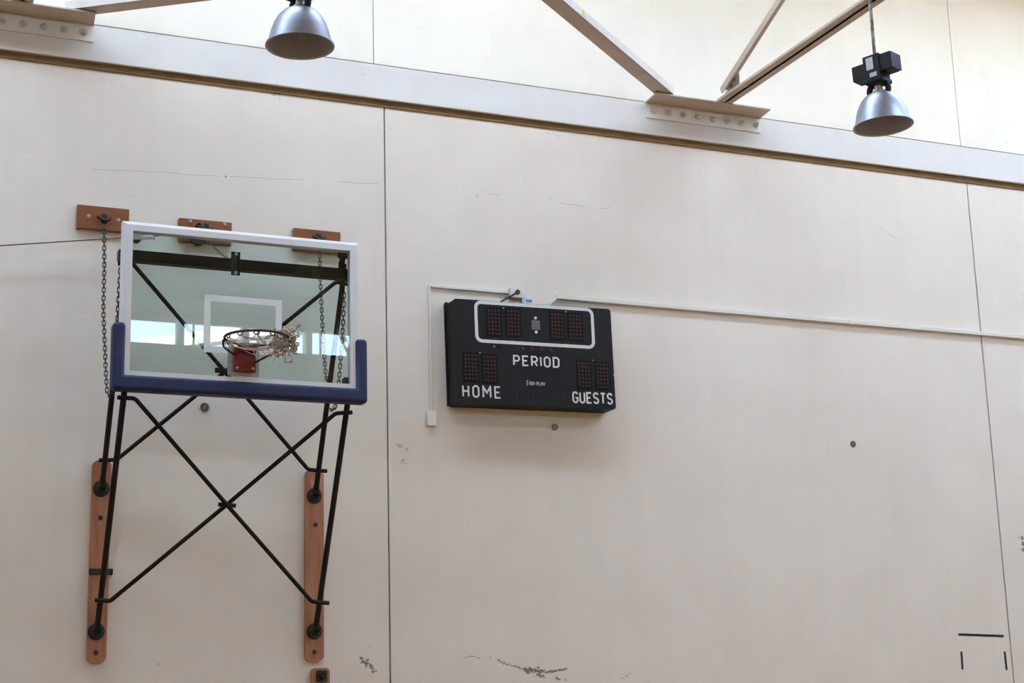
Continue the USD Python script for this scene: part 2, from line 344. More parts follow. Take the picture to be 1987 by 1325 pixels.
# ------------------------------------------------------------------ basketball backstop
BY = -1.06                                # front plane of the backboard
bs = thing('basketball_backstop', 'raised wall-mounted basketball backstop with glass backboard, blue padding and black tube frame', 'basketball hoop')
zb0, zb1, hw = 2.7225+1.6, 3.9125+1.6, .915
def ringframe(hx, z0, z1, prof):          # mitred rectangular frame; prof: (grow outward, y)
    V, Fc = [], []
    for o, y in prof: V += [(-hx-o, y, z0-o), (hx+o, y, z0-o), (hx+o, y, z1+o), (-hx-o, y, z1+o)]
    n = len(prof)
    for i in range(n):
        j = (i+1) % n
        for k in range(4):
            l = (k+1) % 4; Fc += [[i*4+k, i*4+l, j*4+l], [i*4+k, j*4+l, j*4+k]]
    m = trimesh.Trimesh(V, Fc, process=False)
    if m.volume < 0: m.invert()
    return m
gw = .048
fr = obj('backboard_frame', ringframe(hw-gw, zb0+gw, zb1-gw, [(0, BY), (gw, BY), (gw+.03, BY+.028), (gw+.03, BY+.075), (0, BY+.075)]), 'frame_white', bs)
gl = obj('glass_pane', box((-hw+.02, BY+.014, zb0+.02), (hw-.02, BY+.027, zb1-.02)), 'board_glass', bs)
sq0 = at(425, 684, BY)[2]; sq = sg.box(-.308, sq0, .308, sq0+.457).difference(sg.box(-.258, sq0+.05, .258, sq0+.407))
obj('target_square', wallprism(sq, BY+.0135, .001), 'painted_line', gl, label='white painted target rectangle')
# blue padding round the lower corners
zp0, zpt = at(466, 768, BY-.03)[2], at(229, 623, BY-.03)[2]
pads = rbox((-hw-.085, BY-.03, zp0), (hw+.085, BY+.10, zb0+.012), .03, 20)+rbox((-hw-.085, BY-.03, zp0), (-hw+.008, BY+.10, zpt), .03, 20)+rbox((hw-.008, BY-.03, zp0), (hw+.085, BY+.10, zpt), .03, 20)
obj('edge_padding', pads.trim_by_plane((0, 0, 1), -10), 'pad_blue', bs, smooth=35)
# two pairs of hinged link tubes
piv = {'L': (at(188, 1225, -.12)[0], at(198, 945, -.12)[0]), 'R': (.863, .863)}
zl0, zu0 = .9065+1.6, 2.022+1.6; sl, su = .503, .4655
yl = lambda z: -.12-sl*(z-zl0); yu = lambda z: -.12-su*(z-zu0)
zbar = at(457, 515, -.93)[2]
for s in 'LR':
    xl, xu = piv[s]
    obj('link_tube', cat_(tube([(xl, yl(z), z) for z in (zl0-.02, zl0+.10, 2.66+1.6)], (.030, .0225, .0225), 14), tube([(xl-.025, yl(zl0+.02), zl0+.02), (xl+.025, yl(zl0+.02), zl0+.02)], .035, 12)), 'black_steel', bs, smooth=40)
    obj('link_tube', cat_(tube([(xu, yu(z), z) for z in (zu0-.02, zu0+.10, zbar)], (.030, .0215, .0215), 14), tube([(xu-.025, yu(zu0+.02), zu0+.02), (xu+.025, yu(zu0+.02), zu0+.02)], .035, 12)), 'black_steel', bs, smooth=40)
bl, br_ = at(232, 495, -.93), at(684, 535, -.93)
bm = cbox((bl[0], -.975, zbar-.043), (br_[0], -.885, zbar+.043), .008)
tb = obj('top_bar', bm, 'black_steel', bs)
obj('end_cap', cbox((bl[0]-.012, -.972, zbar-.04), (bl[0], -.888, zbar+.04), .004), 'iron', tb)
cx = at(457, 515, -.98)[0]
cb = obj('cable_bracket', cat_(cbox((cx-.035, -.99, zbar-.095), (cx+.035, -.975, zbar+.095), .003), cbox((cx-.03, -.99, zbar+.05), (cx+.03, -.90, zbar+.06), .003)), 'iron', tb)
for dz in (.075, -.078): obj('bolt', disc((cx, -.99, zbar+dz), (0, -1, 0), .016, .012, 8, .002), 'bolt_steel', tb)
# uprights behind the frame sides and the lower hinge brackets
for s in (-1, 1):
    obj('upright', cbox((s*.905-.022, BY+.076, zb0+.02), (s*.905+.022, BY+.12, zbar+.04), .004), 'black_steel', bs)
    xl = piv['L'][0] if s < 0 else piv['R'][0]
    zz = at(676, 741, -.98)[2]
    obj('hinge_bracket', cat_(cbox((xl-.03, -1.0, zz-.035), (xl+.03, -.93, zz+.035), .006), cbox((min(xl, s*.9)-.01, -.985, zz-.012), (max(xl, s*.9)+.01, -.955, zz+.012), .004)), 'iron', bs)
# latch post above the bar on the right
lp = at(664, 522, -.93)[0]; zt = at(664, 497, -.93)[2]
obj('latch_post', cat_(tube([(lp, -.93, zbar+.04), (lp-.005, -.93, zbar+.09), (lp+.008, -.93, zt)], (.034, .026, .022), 10), tube([(lp-.025, -.93, zbar+.075), (lp+.03, -.93, zbar+.07)], .024, 10), cbox((lp-.03, -.96, zt-.015), (lp+.055, -.90, zt+.045), .008)), 'black_steel', bs, smooth=40)
# crossed braces between the lower links and between the upper links
nl, nu = (0, 1, sl), (0, 1, su)
PL = np.array([0, -.12-.047, zl0]); PU = np.array([0, -.12-.047, zu0])
def xb(pts, P, n, r): return tube(bend([atp(*p, P, n) for p in pts], .022), r, 10)
for pts in ([(184, 1164), (214, 1166), (440, 979), (651, 802), (683, 800)], [(228, 771), (262, 773), (440, 979), (605, 1167), (638, 1170)]):
    off = np.array([0, -.0, 0]) if pts[0][0] < 200 else np.array([0, -.034, 0])
    obj('cross_brace', xb(pts, PL+off, nl, .0165), 'black_steel', bs, smooth=40)
obj('brace_clamp', tube([atp(424, 978.5, PL+[0, -.017, 0], nl), atp(457, 981, PL+[0, -.017, 0], nl)], .0165, 10), 'black_steel', bs, smooth=40)
for pts in ([(192, 893), (226, 892), (652, 547), (677, 552)], [(229, 511), (258, 512), (598, 911), (634, 914)]):
    off = np.array([0, .094, 0]) if pts[0][0] < 200 else np.array([0, .06, 0])
    obj('cross_brace', xb(pts, PU+off, nu, .0165), 'black_steel', bs, smooth=40)
obj('brace_clamp', tube([atp(418, 718, PU+[0, .08, 0], nu), atp(444, 720, PU+[0, .08, 0], nu)], .022, 10), 'black_steel', bs, smooth=40)
# hoop: plate, box bracket, ring with net hooks, stays
zr, yc, RR = 2.994+1.6, BY-.384, .238
pz0, pz1 = at(470, 730, BY)[2], at(470, 676, BY)[2]
obj('backing_plate', wallprism(rrect(-.125, pz0, .118, zr+.012, .008), BY-.001, .016), 'grey_plate', bs)
px0_, px1_ = at(452, 700, BY-.02)[0], at(495, 702, BY-.02)[0]; pr0 = at(473, 721, BY-.04)[2]
hp = obj('hoop_bracket', cat_(cbox((px0_, BY-.05, pr0), (px1_, BY-.017, zr+.004), .006), cbox((px0_+.01, BY-.17, zr-.022), (px1_-.01, BY-.03, zr-.006), .004),
     prism(sg.Polygon([(BY-.03, zr-.01), (BY-.15, zr-.01), (BY-.03, zr-.10)]), (px0_+.02, 0, 0), Y3, Z3, 0, .006), prism(sg.Polygon([(BY-.03, zr-.01), (BY-.15, zr-.01), (BY-.03, zr-.10)]), (px1_-.026, 0, 0), Y3, Z3, 0, .006)), 'red_paint', bs, label='dark red hoop mounting plate')
for sx in (px0_+.025, px1_-.025): obj('bolt', disc((sx, BY-.05, pr0+.025), (0, -1, 0), .012, .008, 8, .002), 'bolt_steel', hp)
ca = np.linspace(0, 2*np.pi, 49)[:-1]
rg = obj('hoop_ring', tube([(RR*math.cos(a), yc+RR*math.sin(a), zr) for a in ca], .0095, 10, closed=True), 'rim_paint', bs, smooth=True)
hooks = [2*np.pi*(i+.5)/12 for i in range(12)]
for a in hooks:
    p = np.array([RR*math.cos(a), yc+RR*math.sin(a), zr]); t = np.array([-math.sin(a), math.cos(a), 0])
    obj('net_hook', tube(bend([p+t*.022+[0, 0, -.006], p+t*.016+[0, 0, -.03], p-t*.016+[0, 0, -.03], p-t*.022+[0, 0, -.006]], .012, 3), .0045, 6), 'rim_paint', rg)
for s, e in ((-1, px0_+.012), (1, px1_-.012)):
    a0 = np.array([s*RR*.985, yc-.02, zr-.01]); e0 = np.array([e, BY-.045, zr-(.065 if s < 0 else .115)])
    obj('hoop_stay', tube(bend([a0+[0, .10, -.004], a0+[-s*.02, .19, -.035], e0], .06), .0075, 8), 'rim_paint', bs, smooth=40)
# tangled net: thrown over the ring and bunched up at its right end
def catn(a, b, sag, n=9):
    a, b = np.array(a), np.array(b); t = np.linspace(0, 1, n)[:, None]; P = a+(b-a)*t; P[:, 2:] -= sag*4*t*(1-t); return P
net = []; rp = lambda a, dz=-.028: np.array([RR*math.cos(a), yc+RR*math.sin(a), zr+dz])
bc = np.array([RR*.93, yc+.02, zr-.012])
for i in range(5, 12):                    # loops between the hooks on the near side
    net.append(tube(catn(rp(hooks[i-1]), rp(hooks[i]), .035), .0032, 5))
for i in (3, 4, 5, 6, 7, 8, 9):           # cords from the hooks across to the bunch
    for j in range(2):
        e = bc+RNG.uniform(-1, 1, 3)*[.03, .06, .04]
        net.append(tube(catn(rp(hooks[i]), e, RNG.uniform(.02, .07), 12), .0034, 5))
for i in range(5):                        # slack mesh hanging under the middle of the ring
    a = np.array([-.02+.04*i, yc+.03, zr-.07]); net.append(tube(catn(a, a+[.045, .06, -.005], .05), .003, 5))
    net.append(tube(catn(a, a+[.04, -.03, .01], .02), .003, 5))
for i in range(9):                        # cords lying along the board side of the ring
    a0, a1 = np.pi*(.80-.02*RNG.uniform()), np.pi*(.42-.05*RNG.uniform())
    P = [(RR*(1+.05*RNG.uniform(-1, 1))*math.cos(a), yc+RR*(1+.05*RNG.uniform(-1, 1))*math.sin(a), zr+.012+RNG.uniform(-.03, .004)) for a in np.linspace(a0, a1, 8)]
    net.append(tube(P, .0034, 5))
for i in range(130):                       # the bunch
    P = bc+np.cumsum(RNG.normal(0, 1, (9, 3))*[.02, .03, .02], 0)*.6+RNG.normal(0, 1, 3)*[.030, .06, .040]
    net.append(tube(bend(P, .03, 2), RNG.uniform(.0045, .0075), 5))
for i in range(3):
    a = bc+[.02-.03*i, .0, -.06]; net.append(tube(catn(a, a+[.06-.05*i, .02, -.10], -.02), .0028, 5))
for k in range(11):                       # white cord wound round the right-hand stay
    t = k/10.; c0, c1 = np.array([RR*.97, yc+.08, zr-.014]), np.array([px1_+.03, BY-.07, zr-.10]); c = c0+(c1-c0)*t*.85
    net.append(tube([c+[.004, 0, .010], c+[.008, .006, -.002], c+[-.004, .008, -.011], c+[-.009, 0, 0.002]], .0032, 5))
obj('net', cat_(net), 'net_cord', bs, smooth=True, label='off-white net thrown over the hoop and bunched at its right side')

# ------------------------------------------------------------------ timber on the wall
def plank(label, pts, z0, z1, piv_z, xo, extra=False, bolts=()):
    x0, x1 = pts
    t = thing('mounting_plank', label, 'wooden plank', group='wall planks below the backboard')
    w = obj('board', prism(rrect(x0, z0, x1, z1, .048), (0, 0, 0), X3, Z3, 0.0, .045), 'wood_plank', t)
    for z, x in zip(piv_z, xo):
        f = obj('pivot_flange', trimesh.util.concatenate([disc((x, -.045, z), (0, -1, 0), .066, .016, 28, .004), disc((x, -.061, z), (0, -1, 0), .045, .022, 24, .006)]), 'iron', t)
        obj('pivot_pin', disc((x, -.083, z), (0, -1, 0), .022, .024, 14, .004), 'black_steel', f)
    for x, z in bolts:
        obj('bolt', disc((x, -.045, z), (0, -1, 0), .019, .006, 12, .002), 'iron', t)
    if extra:
        zc = at(194, 1109, -.05)[2]
        obj('strap', cat_(cbox((x0-.005, -.06, zc-.024), (x1+.03, -.045, zc+.024), .003), cbox((x1+.015, -.06, zc-.024), (x1+.03, 0, zc+.024), .002)), 'iron', t, label='black metal strap')
    return t
yp = -.045
lx0, lx1 = (at(168, 1280, yp)[0]+at(180, 905, yp)[0])/2, (at(206, 1270, yp)[0]+at(217, 905, yp)[0])/2
rx0, rx1 = (at(592, 1275, yp)[0]+at(594, 920, yp)[0])/2, (at(628, 1275, yp)[0]+at(629, 920, yp)[0])/2
lz0, lz1, rz0, rz1 = at(186, 1286, yp)[2], at(198, 893, yp)[2], at(609, 1283, yp)[2], at(611, 911, yp)[2]
fl = [at(188, 1225, -.08), at(198, 947, -.08)]; fr_ = [at(612, 1224, -.08), at(612, 961, -.08)]
plank('left of the two long brown wall planks, with a black strap, carrying the backstop pivots', (lx0, lx1), lz0, lz1, [p[2] for p in fl], [p[0] for p in fl], True, [(at(*p, yp)[0], at(*p, yp)[2]) for p in ((195, 1005), (186, 1266))])
plank('right of the two long brown wall planks, without a strap, carrying the backstop pivots', (rx0, rx1), rz0, rz1, [p[2] for p in fr_], [p[0] for p in fr_], False, [(at(*p, yp)[0], at(*p, yp)[2]) for p in ((612, 1018), (610, 1265))])
t = thing('mounting_plank', 'short brown plank cut off by the bottom edge below the right long plank', 'wooden plank')
sx0, sx1, sz1 = at(605, 1310, yp)[0], at(640, 1310, yp)[0], at(622, 1296, yp)[2]
obj('board', wallprism(rrect(sx0, sz1-.62, sx1, sz1, .03), 0, .045), 'wood_plank', t)
sc = at(624, 1311, yp)
obj('anchor_plate', cbox((sc[0]-.045, -.062, sc[2]-.05), (sc[0]+.045, -.045, sc[2]+.045), .004), 'iron', t)
obj('eye_bolt', disc((sc[0], -.062, sc[2]), (0, -1, 0), .026, .03, 14, .006), 'black_steel', t)

yb = -.05
def block(label, x0, x1, z0, z1, hook, bolts, pulley=None):
    t = thing('mounting_block', label, 'wooden block', group='wooden blocks above the backboard')
    obj('board', cbox((x0, yb, z0), (x1, 0, z1), .004), 'wood_block', t)
    hx, hz = hook
    obj('hook_plate', cat_(cbox((hx-.022, yb-.008, hz-.04), (hx+.022, yb, hz+.04), .003), tube([(hx-.055, yb-.03, hz+.005), (hx-.03, yb-.045, hz-.02), (hx, yb-.05, hz-.03), (hx+.03, yb-.045, hz-.02), (hx+.045, yb-.03, hz)], .014, 8), tube([(hx, yb, hz), (hx, yb-.05, hz-.005)], .016, 8)), 'iron', t, smooth=40)
    for x, z in bolts:
        obj('bolt', cat_(disc((x, yb, z), (0, -1, 0), .016, .004, 14), disc((x, yb-.004, z), (0, -1, 0), .011, .009, 6, .002)), 'bolt_steel', t)
    if pulley is not None:
        p = np.array(pulley)
        w = obj('pulley_wheel', cat_(disc(p+[0, .018, 0], (0, -1, 0), .075, .008, 24, .002), disc(p+[0, .010, 0], (0, -1, 0), .058, .02, 24), disc(p+[0, -.010, 0], (0, -1, 0), .075, .008, 24, .002)), 'iron', t, smooth=30)
        obj('pulley_strap', cat_(cbox((p[0]-.018, p[1]-.03, p[2]-.03), (p[0]+.018, p[1]-.02, z1-.06), .002), cbox((p[0]-.018, p[1]-.03, z1-.075), (p[0]+.018, yb, z1-.06), .002)), 'iron', w)
bx = lambda px, py: at(px, py, yb)
Q = lambda *ps: [(bx(*p)[0], bx(*p)[2]) for p in ps]
b1, b2, b3 = (bx(150, 400)[0], bx(251, 408)[0]), (bx(348, 422)[0], bx(450, 432)[0]), (bx(570, 443)[0], bx(661, 451)[0])
zt1, zt0 = 4.345+1.6+.0, 4.15+1.6
zt1 = bx(200, 401)[2]; zt0 = bx(200, 446)[2]
hk1, hk2, hk3 = Q((202, 424))[0], Q((400, 443))[0], Q((618, 462))[0]
block('leftmost orange-brown wooden block on the wall beside the backboard top, a chain hanging from it', *b1, zt0, zt1, hk1, Q((172, 419), (230, 427)))
zt1b = bx(400, 427)[2]
block('middle orange-brown wooden block on the wall above the backboard, carrying the cable pulley', *b2, zt1b-(zt1-zt0), zt1b, hk2, Q((369, 429), (436, 435)), at(385, 459, yb-.055))
zt1c = bx(615, 446)[2]
block('rightmost orange-brown wooden block on the wall above the right end of the backboard', *b3, zt1c-(zt1-zt0), zt1c, hk3, [])

# hoist cable from the left, round the pulley and down to the middle of the top bar
pc = at(385, 459, yb-.055)
c0, c1 = at(0, 476.5, -.13), at(232, 461.5, -.13); ex = c0+(c0-c1)*1.2; ex[0] = max(ex[0], XL+.02)
hc = thing('hoist_cable', 'thin steel cable running from the left edge to the pulley above the backboard', 'cable')
obj('strand', cat_(tube([ex, c1, at(258, 460, -.12)], .0055, 8), tube([at(300, 458, -.12), at(330, 455.5, -.115), pc+[-.05, 0, .055], pc+[0, 0, .076], pc+[.055, -.01, .055]], .0055, 8), tube([pc+[.06, -.01, .045], at(410, 474, -.12), at(447, 509, -.955)], .0055, 8)), 'cable_steel', hc)
a_, b_ = at(258, 460, -.12), at(300, 459, -.12)
tk = obj('turnbuckle', cat_(bar(a_, b_, .014, .012, lo=.016), bar(a_, b_, .014, .022, lo=-.022), bar(a_, a_+(b_-a_)*.42, .03, .05, lo=-.025), bar(b_-(b_-a_)*.05, b_, .02, .05, lo=-.025)), 'grey_plate', hc, label='grey turnbuckle')
obj('sheave', disc(at(264, 465, -.09), (0, -1, 0), .035, .03, 20, .004), 'iron', hc)
obj('cable_clip', disc(at(437, 501, -.72), (0, -1, 0), .016, .03, 8), 'bolt_steel', hc); obj('cable_clip', disc(at(441, 504, -.80), (0, -1, 0), .012, .02, 8), 'bolt_steel', hc)

# ------------------------------------------------------------------ chains
def chain(label, pts):
    t = thing('hanging_chain', label, 'chain', group='chains round the backboard')
    P = np.array(bend(pts, .06, 5)); s = np.r_[0, np.cumsum(np.linalg.norm(np.diff(P, axis=0), axis=1))]
    step = .0365; n = int(s[-1]/step)
    a = np.linspace(0, 2*np.pi, 13)[:-1]
    for i in range(n):
        q = np.array([np.interp(step*i, s, P[:, k]) for k in range(3)]); q2 = np.array([np.interp(step*(i+1), s, P[:, k]) for k in range(3)])
        d = q2-q; d /= np.linalg.norm(d); e = np.cross(d, Y3); e /= np.linalg.norm(e); f = np.cross(d, e)
        th = math.radians(20 if i % 2 else 110); w = e*math.cos(th)+f*math.sin(th); c = (q+q2)/2
        loop = [c+d*(.014*np.sign(math.cos(x))*(abs(math.cos(x))**.0 if abs(math.cos(x)) > 1e-6 else 0)+.0115*math.cos(x))+w*.0125*math.sin(x) for x in a+.01]
        obj('chain_link', tube(loop, .0042, 5, closed=True), 'chain_steel', t, smooth=True)
lt = piv['L'][1]; zz_ = lambda px, py, s: None
chain('long loose chain hanging from the leftmost wooden block, left of the backboard', [at(202, 437, -.115), at(202.5, 520, -.15), at(200.5, 600, -.2), at(205, 715, -.3), at(208, 764, -.36), at(213, 770, -.37), atx(219, 764, lt)])
chain('dark chain hanging close along the left edge of the backboard from the top bar end', [at(234.5, 512, -.93), at(232, 545, -.9), at(228.5, 610, -.82), at(225.5, 680, -.7), at(222, 735, -.55), atx(216, 760, lt)])
rt = .863
chain('chain seen through the glass hanging from the rightmost wooden block', [at(620, 470, -.115), at(620.5, 520, -.15), at(624, 600, -.22), at(629, 690, -.32), at(633, 738, -.40), atx(641, 740, rt)+np.array([0, .02, 0])])
chain('chain behind the glass beside the right frame tube, its end showing below the padding', [at(668, 560, -.93), at(666.5, 610, -.9), at(663, 670, -.8), at(659, 725, -.68), at(653, 783, -.52), at(646, 799, -.46), atx(640, 793, rt)])

# ------------------------------------------------------------------ scoreboard
SY = -.2
W_, H_ = 1.545, .933; TH = .0146
SC = np.mean([at(*p, SY) for p in ((882, 579), (1183, 599.8), (1195, 794.5), (885, 781.6))], 0)
EU = np.array([math.cos(TH), 0, math.sin(TH)]); EV = np.array([-math.sin(TH), 0, math.cos(TH)])
def sb(px, py, Y=SY): d = at(px, py, Y)-SC; return np.array([d @ EU, d @ EV])
def sprism(poly, d0, d1): return prism(poly, (SC[0], SY, SC[2]), EU, EV, d0, d1)     # EU x EV = -Y: out of the face
sbd = thing('scoreboard', 'black wall-mounted electronic scoreboard with white HOME, GUESTS and PERIOD lettering', 'scoreboard')
cab = obj('cabinet', cat_(sprism(rrect(-W_/2, -H_/2, W_/2, H_/2, .028), -.192, 0.)), 'board_black', sbd)
obj('mounting_rail', cat_(sprism(sg.box(-W_/2-.012, -H_/2+.01, -W_/2+.03, H_/2-.005), -.2, -.17), sprism(sg.box(-W_/2-.004, H_/2-.03, -W_/2+.03, H_/2+.012), -.2, -.185)), 'board_black', sbd)
o0, o1, o2, o3 = sb(920.8, 622), sb(1153.3, 640), sb(1040, 590.5), sb(1040, 670.8)
ol = rrect(o0[0], o3[1], o1[0], o2[1], .066); obj('outline', sprism(ol.difference(ol.buffer(-.031)), 0, .0015), 'letter_white', sbd, label='white rounded outline round the clock digits')
def digit(c, hw_=.063, hh=.118):
    u, v = c
    g = obj('digit_panel', sprism(sg.box(u-hw_-.012, v-hh-.014, u+hw_+.012, v+hh+.014), 0, .003), 'recess_black', sbd)
    dots = [sprism(sg.Point(u+hw_*(-.78+1.56*i/3), v+hh*(-.88+1.76*j/6)).buffer(.0125, quad_segs=3), .003, .0055) for i in range(4) for j in range(7)]
    obj('dot_matrix', cat_(dots), 'led_red', g, label='unlit dark red dot matrix')
for p in ((958.5, 625), (996, 626), (1081, 632), (1116, 634.5), (913.5, 712), (950, 715.5), (1133.5, 727), (1169, 729.5)): digit(sb(*p))
for p in ((1039, 617), (1040.3, 644.3)): obj('colon_dot', sprism(sg.Point(*sb(*p)).buffer(.0145, quad_segs=5), 0, .003), 'letter_white', sbd)
gc = sb(1039.5, 630.8); gm = [sprism(sg.box(gc[0]-.04, gc[1]-.042+.012*k, gc[0]+.04, gc[1]-.042+.012*k+.007), 0, .004) for k in range(7)]+[sprism(sg.box(gc[0]-.042, gc[1]-.044, gc[0]+.042, gc[1]+.044), 0, .0015)]
obj('speaker_grille', cat_(gm), 'grille_grey', sbd)
for p in ((1013.6, 676), (1032.5, 676.6), (1051, 678), (1068.7, 679.6)): obj('period_light', sprism(sg.Point(*sb(*p)).buffer(.017, quad_segs=5), 0, .004), 'led_dim', sbd)
for p in ((1000, 768), (1091, 772)): obj('bonus_light', sprism(sg.Point(*sb(*p)).buffer(.012, quad_segs=5), 0, .004), 'led_red', sbd)
vp = sb(970, 673); obj('keyhole', sprism(sg.Point(*vp).buffer(.018, quad_segs=6), 0, .002), 'recess_black', sbd); obj('screw', sprism(sg.Point(*sb(959, 672)).buffer(.007), 0, .003), 'letter_grey', sbd)
for p in ((931, 684), (977, 597.5), (1098, 604.5), (1150.5, 699), (1190.5, 727)): obj('screw', sprism(sg.Point(*sb(*p)).buffer(.006), 0, .003), 'letter_grey', sbd)
C_ = .17
GL = {'P': ([[(0, 0), (0, 1), (.6-C_, 1), (.6, 1-C_), (.6, .45+C_), (.6-C_, .45), (0, .45)]], .6), 'E': ([[(.58, 0), (0, 0), (0, 1), (.58, 1)], [(0, .5), (.46, .5)]], .58),
      'R': ([[(0, 0), (0, 1), (.6-C_, 1), (.6, 1-C_), (.6, .45+C_), (.6-C_, .45), (0, .45)], [(.28, .45), (.6, 0)]], .6), 'I': ([[(.0, 0), (.0, 1)]], .0),
      'O': ([[(C_, 0), (0, C_), (0, 1-C_), (C_, 1), (.6-C_, 1), (.6, 1-C_), (.6, C_), (.6-C_, 0), (C_, 0)]], .6), 'D': ([[(0, 0), (0, 1), (.6-C_, 1), (.6, 1-C_), (.6, C_), (.6-C_, 0), (0, 0)]], .6),
      'H': ([[(0, 0), (0, 1)], [(.6, 0), (.6, 1)], [(0, .5), (.6, .5)]], .6), 'M': ([[(0, 0), (0, 1), (.4, .42), (.8, 1), (.8, 0)]], .8),
      'G': ([[(.6, 1-C_), (.6-C_, 1), (C_, 1), (0, 1-C_), (0, C_), (C_, 0), (.6-C_, 0), (.6, C_), (.6, .45), (.33, .45)]], .6), 'U': ([[(0, 1), (0, C_), (C_, 0), (.6-C_, 0), (.6, C_), (.6, 1)]], .6),
      'S': ([[(.6, 1-C_), (.6-C_, 1), (C_, 1), (0, 1-C_), (0, .52+C_*.9), (C_, .52), (.6-C_, .48), (.6, .48-C_*.9), (.6, C_), (.6-C_, 0), (C_, 0), (0, C_)]], .6), 'T': ([[(0, 1), (.6, 1)], [(.3, 1), (.3, 0)]], .6),
      'F': ([[(0, 0), (0, 1), (.55, 1)], [(0, .5), (.42, .5)]], .55), 'A': ([[(0, 0), (0, 1-C_), (C_, 1), (.55-C_, 1), (.55, 1-C_), (.55, 0)], [(0, .42), (.55, .42)]], .55), 'L': ([[(0, 1), (0, 0), (.5, 0)]], .5),
      'Y': ([[(0, 1), (.3, .5), (.6, 1)], [(.3, .5), (.3, 0)]], .6), '-': ([[(0, .45), (.3, .45)]], .3), 'B': ([[(0, 0), (0, 1), (.45, 1), (.58, .87), (.58, .63), (.45, .5), (0, .5)], [(.45, .5), (.6, .37), (.6, .13), (.45, 0), (0, 0)]], .6), 'N': ([[(0, 0), (0, 1), (.6, 0), (.6, 1)]], .6)}
def lettering(name, word, u0, u1, v0, h, mat_, stroke=.17, big_first=False, gap=.42, per=True):
    adv, x = [], 0.
    for i, c in enumerate(word): adv.append(x); x += GL[c][1]+stroke+gap*.6
    total = x-gap*.6; k = (u1-u0)/total; out = []
    for i, (c, a) in enumerate(zip(word, adv)):
        hh = h*(1 if (i == 0 or not big_first) else .68)
        g = shapely.union_all([sg.LineString([(u0+(a+stroke/2+p[0])*k, v0+(h-hh)*(0.45 if big_first else 0)+stroke*h/2+p[1]*(hh-stroke*h)) for p in s]).buffer(stroke*h*.47, cap_style='flat', join_style='mitre', mitre_limit=1.5) for s in GL[c][0]])
        m = sprism(g, 0, .002)
        if per: obj('letter', m, mat_, sbd)
        else: out.append(m)
    if out: obj(name, cat_(out), mat_, sbd)
def place(word, tl, bl_, brr, **kw):
    a, b, c = sb(*tl), sb(*bl_), sb(*brr); lettering('lettering', word, b[0], c[0], b[1], a[1]-b[1], **kw)
place('PERIOD', (996.3, 688), (996, 709.5), (1086, 714.5), mat_='letter_white')
place('HOME', (896.5, 746), (897.5, 770.5), (972.5, 774.5), mat_='letter_white', stroke=.15, gap=.6)
place('GUESTS', (1112, 759), (1111.5, 782), (1189.3, 787.3), mat_='letter_white', stroke=.16, gap=.32)
place('FAIR-PLAY', (1022, 737.3), (1022.5, 749.5), (1058.5, 751.5), mat_='letter_grey', stroke=.17, big_first=True, gap=.3, per=False)
place('BONUS', (1010, 758.5), (1010, 776), (1079, 780), mat_='letter_green', stroke=.17, gap=.5, per=False)

# ------------------------------------------------------------------ wiring on the wall
def raceway(P, w, d, m): return m
cn = thing('thin_conduit', 'thin white conduit dropping from the junction box left of the scoreboard to a switch box', 'conduit')
x_, z0_, z1_ = (at(833, 620, 0)[0]+at(837, 798, 0)[0])/2, at(836, 800, 0)[2], at(832, 556, 0)[2]
obj('vertical_run', cbox((x_-.011, -.018, z0_), (x_+.011, 0, z1_+.012), .004), 'conduit_paint', cn)
jx0, jx1, jz0, jz1 = at(986, 570, 0)[0], at(1010, 570, 0)[0], at(998, 580, 0)[2], at(998, 561, 0)[2]
zc_ = at(900, 561, 0)[2]
obj('horizontal_run', cbox((x_+.011, -.022, zc_-.014), (jx0, 0, zc_+.014), .004), 'conduit_paint', cn)
t = thing('switch_box', 'small white box on the wall at the lower end of the thin conduit', 'switch box')
q0, q1 = at(828, 826, 0), at(843, 800, 0)
obj('box_body', cbox((q0[0], -.035, q0[2]), (q1[0], 0, q1[2]), .004), 'switch_white', t); obj('cover_plate', cbox((q0[0]-.003, -.041, q0[2]-.004), (q1[0]+.003, -.035, q1[2]+.004), .002), 'switch_white', t)
t = thing('junction_box', 'white electrical junction box just above the scoreboard top', 'junction box')
obj('box_body', cbox((jx0, -.06, jz0), (jx1, 0, jz1), .004), 'switch_white', t); obj('cover_plate', cbox((jx0-.004, -.066, jz0-.004), (jx1+.004, -.06, jz1+.004), .002), 'switch_white', t)
obj('socket', disc(((jx0+jx1)/2+.0, -.066, (jz0+jz1)/2), (0, -1, 0), .022, .02, 14, .004), 'cord_black', t)
pk = np.array([(jx0+jx1)/2, -.085, (jz0+jz1)/2]); ke = SC+EU*(sb(974, 583)[0]-.0)+EV*(H_/2-.002); ke[1] = -.10
obj('power_cord', tube(bend([pk, pk+[-.03, -.012, -.02], ke+[.03, 0, .03], ke], .03), .008, 8), 'cord_black', label='short black cord from the junction box down into the scoreboard', cat='cord', smooth=True)
t = thing('surface_raceway', 'long white raceway running right along the wall from the scoreboard to the right edge', 'conduit')
pts = [at(1078, 578.5, 0), at(1560, 619, 0), at(1987, 654, 0)]; zr_ = np.mean([p[2] for p in pts]); zh = .021
jx = at(1648, 628, 0)[0]; ends = [pts[0][0], jx, pts[2][0], XR]
for a, b in zip(ends, ends[1:]): obj('raceway_length', cbox((a+.002, -.038, zr_-zh), (b-.002, 0, zr_+zh), .004), 'conduit_paint', t)
for a in ends[1:3]: obj('coupling', cbox((a-.03, -.042, zr_-zh-.004), (a+.03, 0, zr_+zh+.004), .004), 'conduit_paint', t)
e0 = at(1060, 584, -.03)
obj('elbow', bar((pts[0][0], -.02, zr_), (e0[0]-.02, -.03, e0[2]-.06), .034, .036, up=(0, -1, 0), lo=-.018, ch=.003), 'conduit_paint', t)
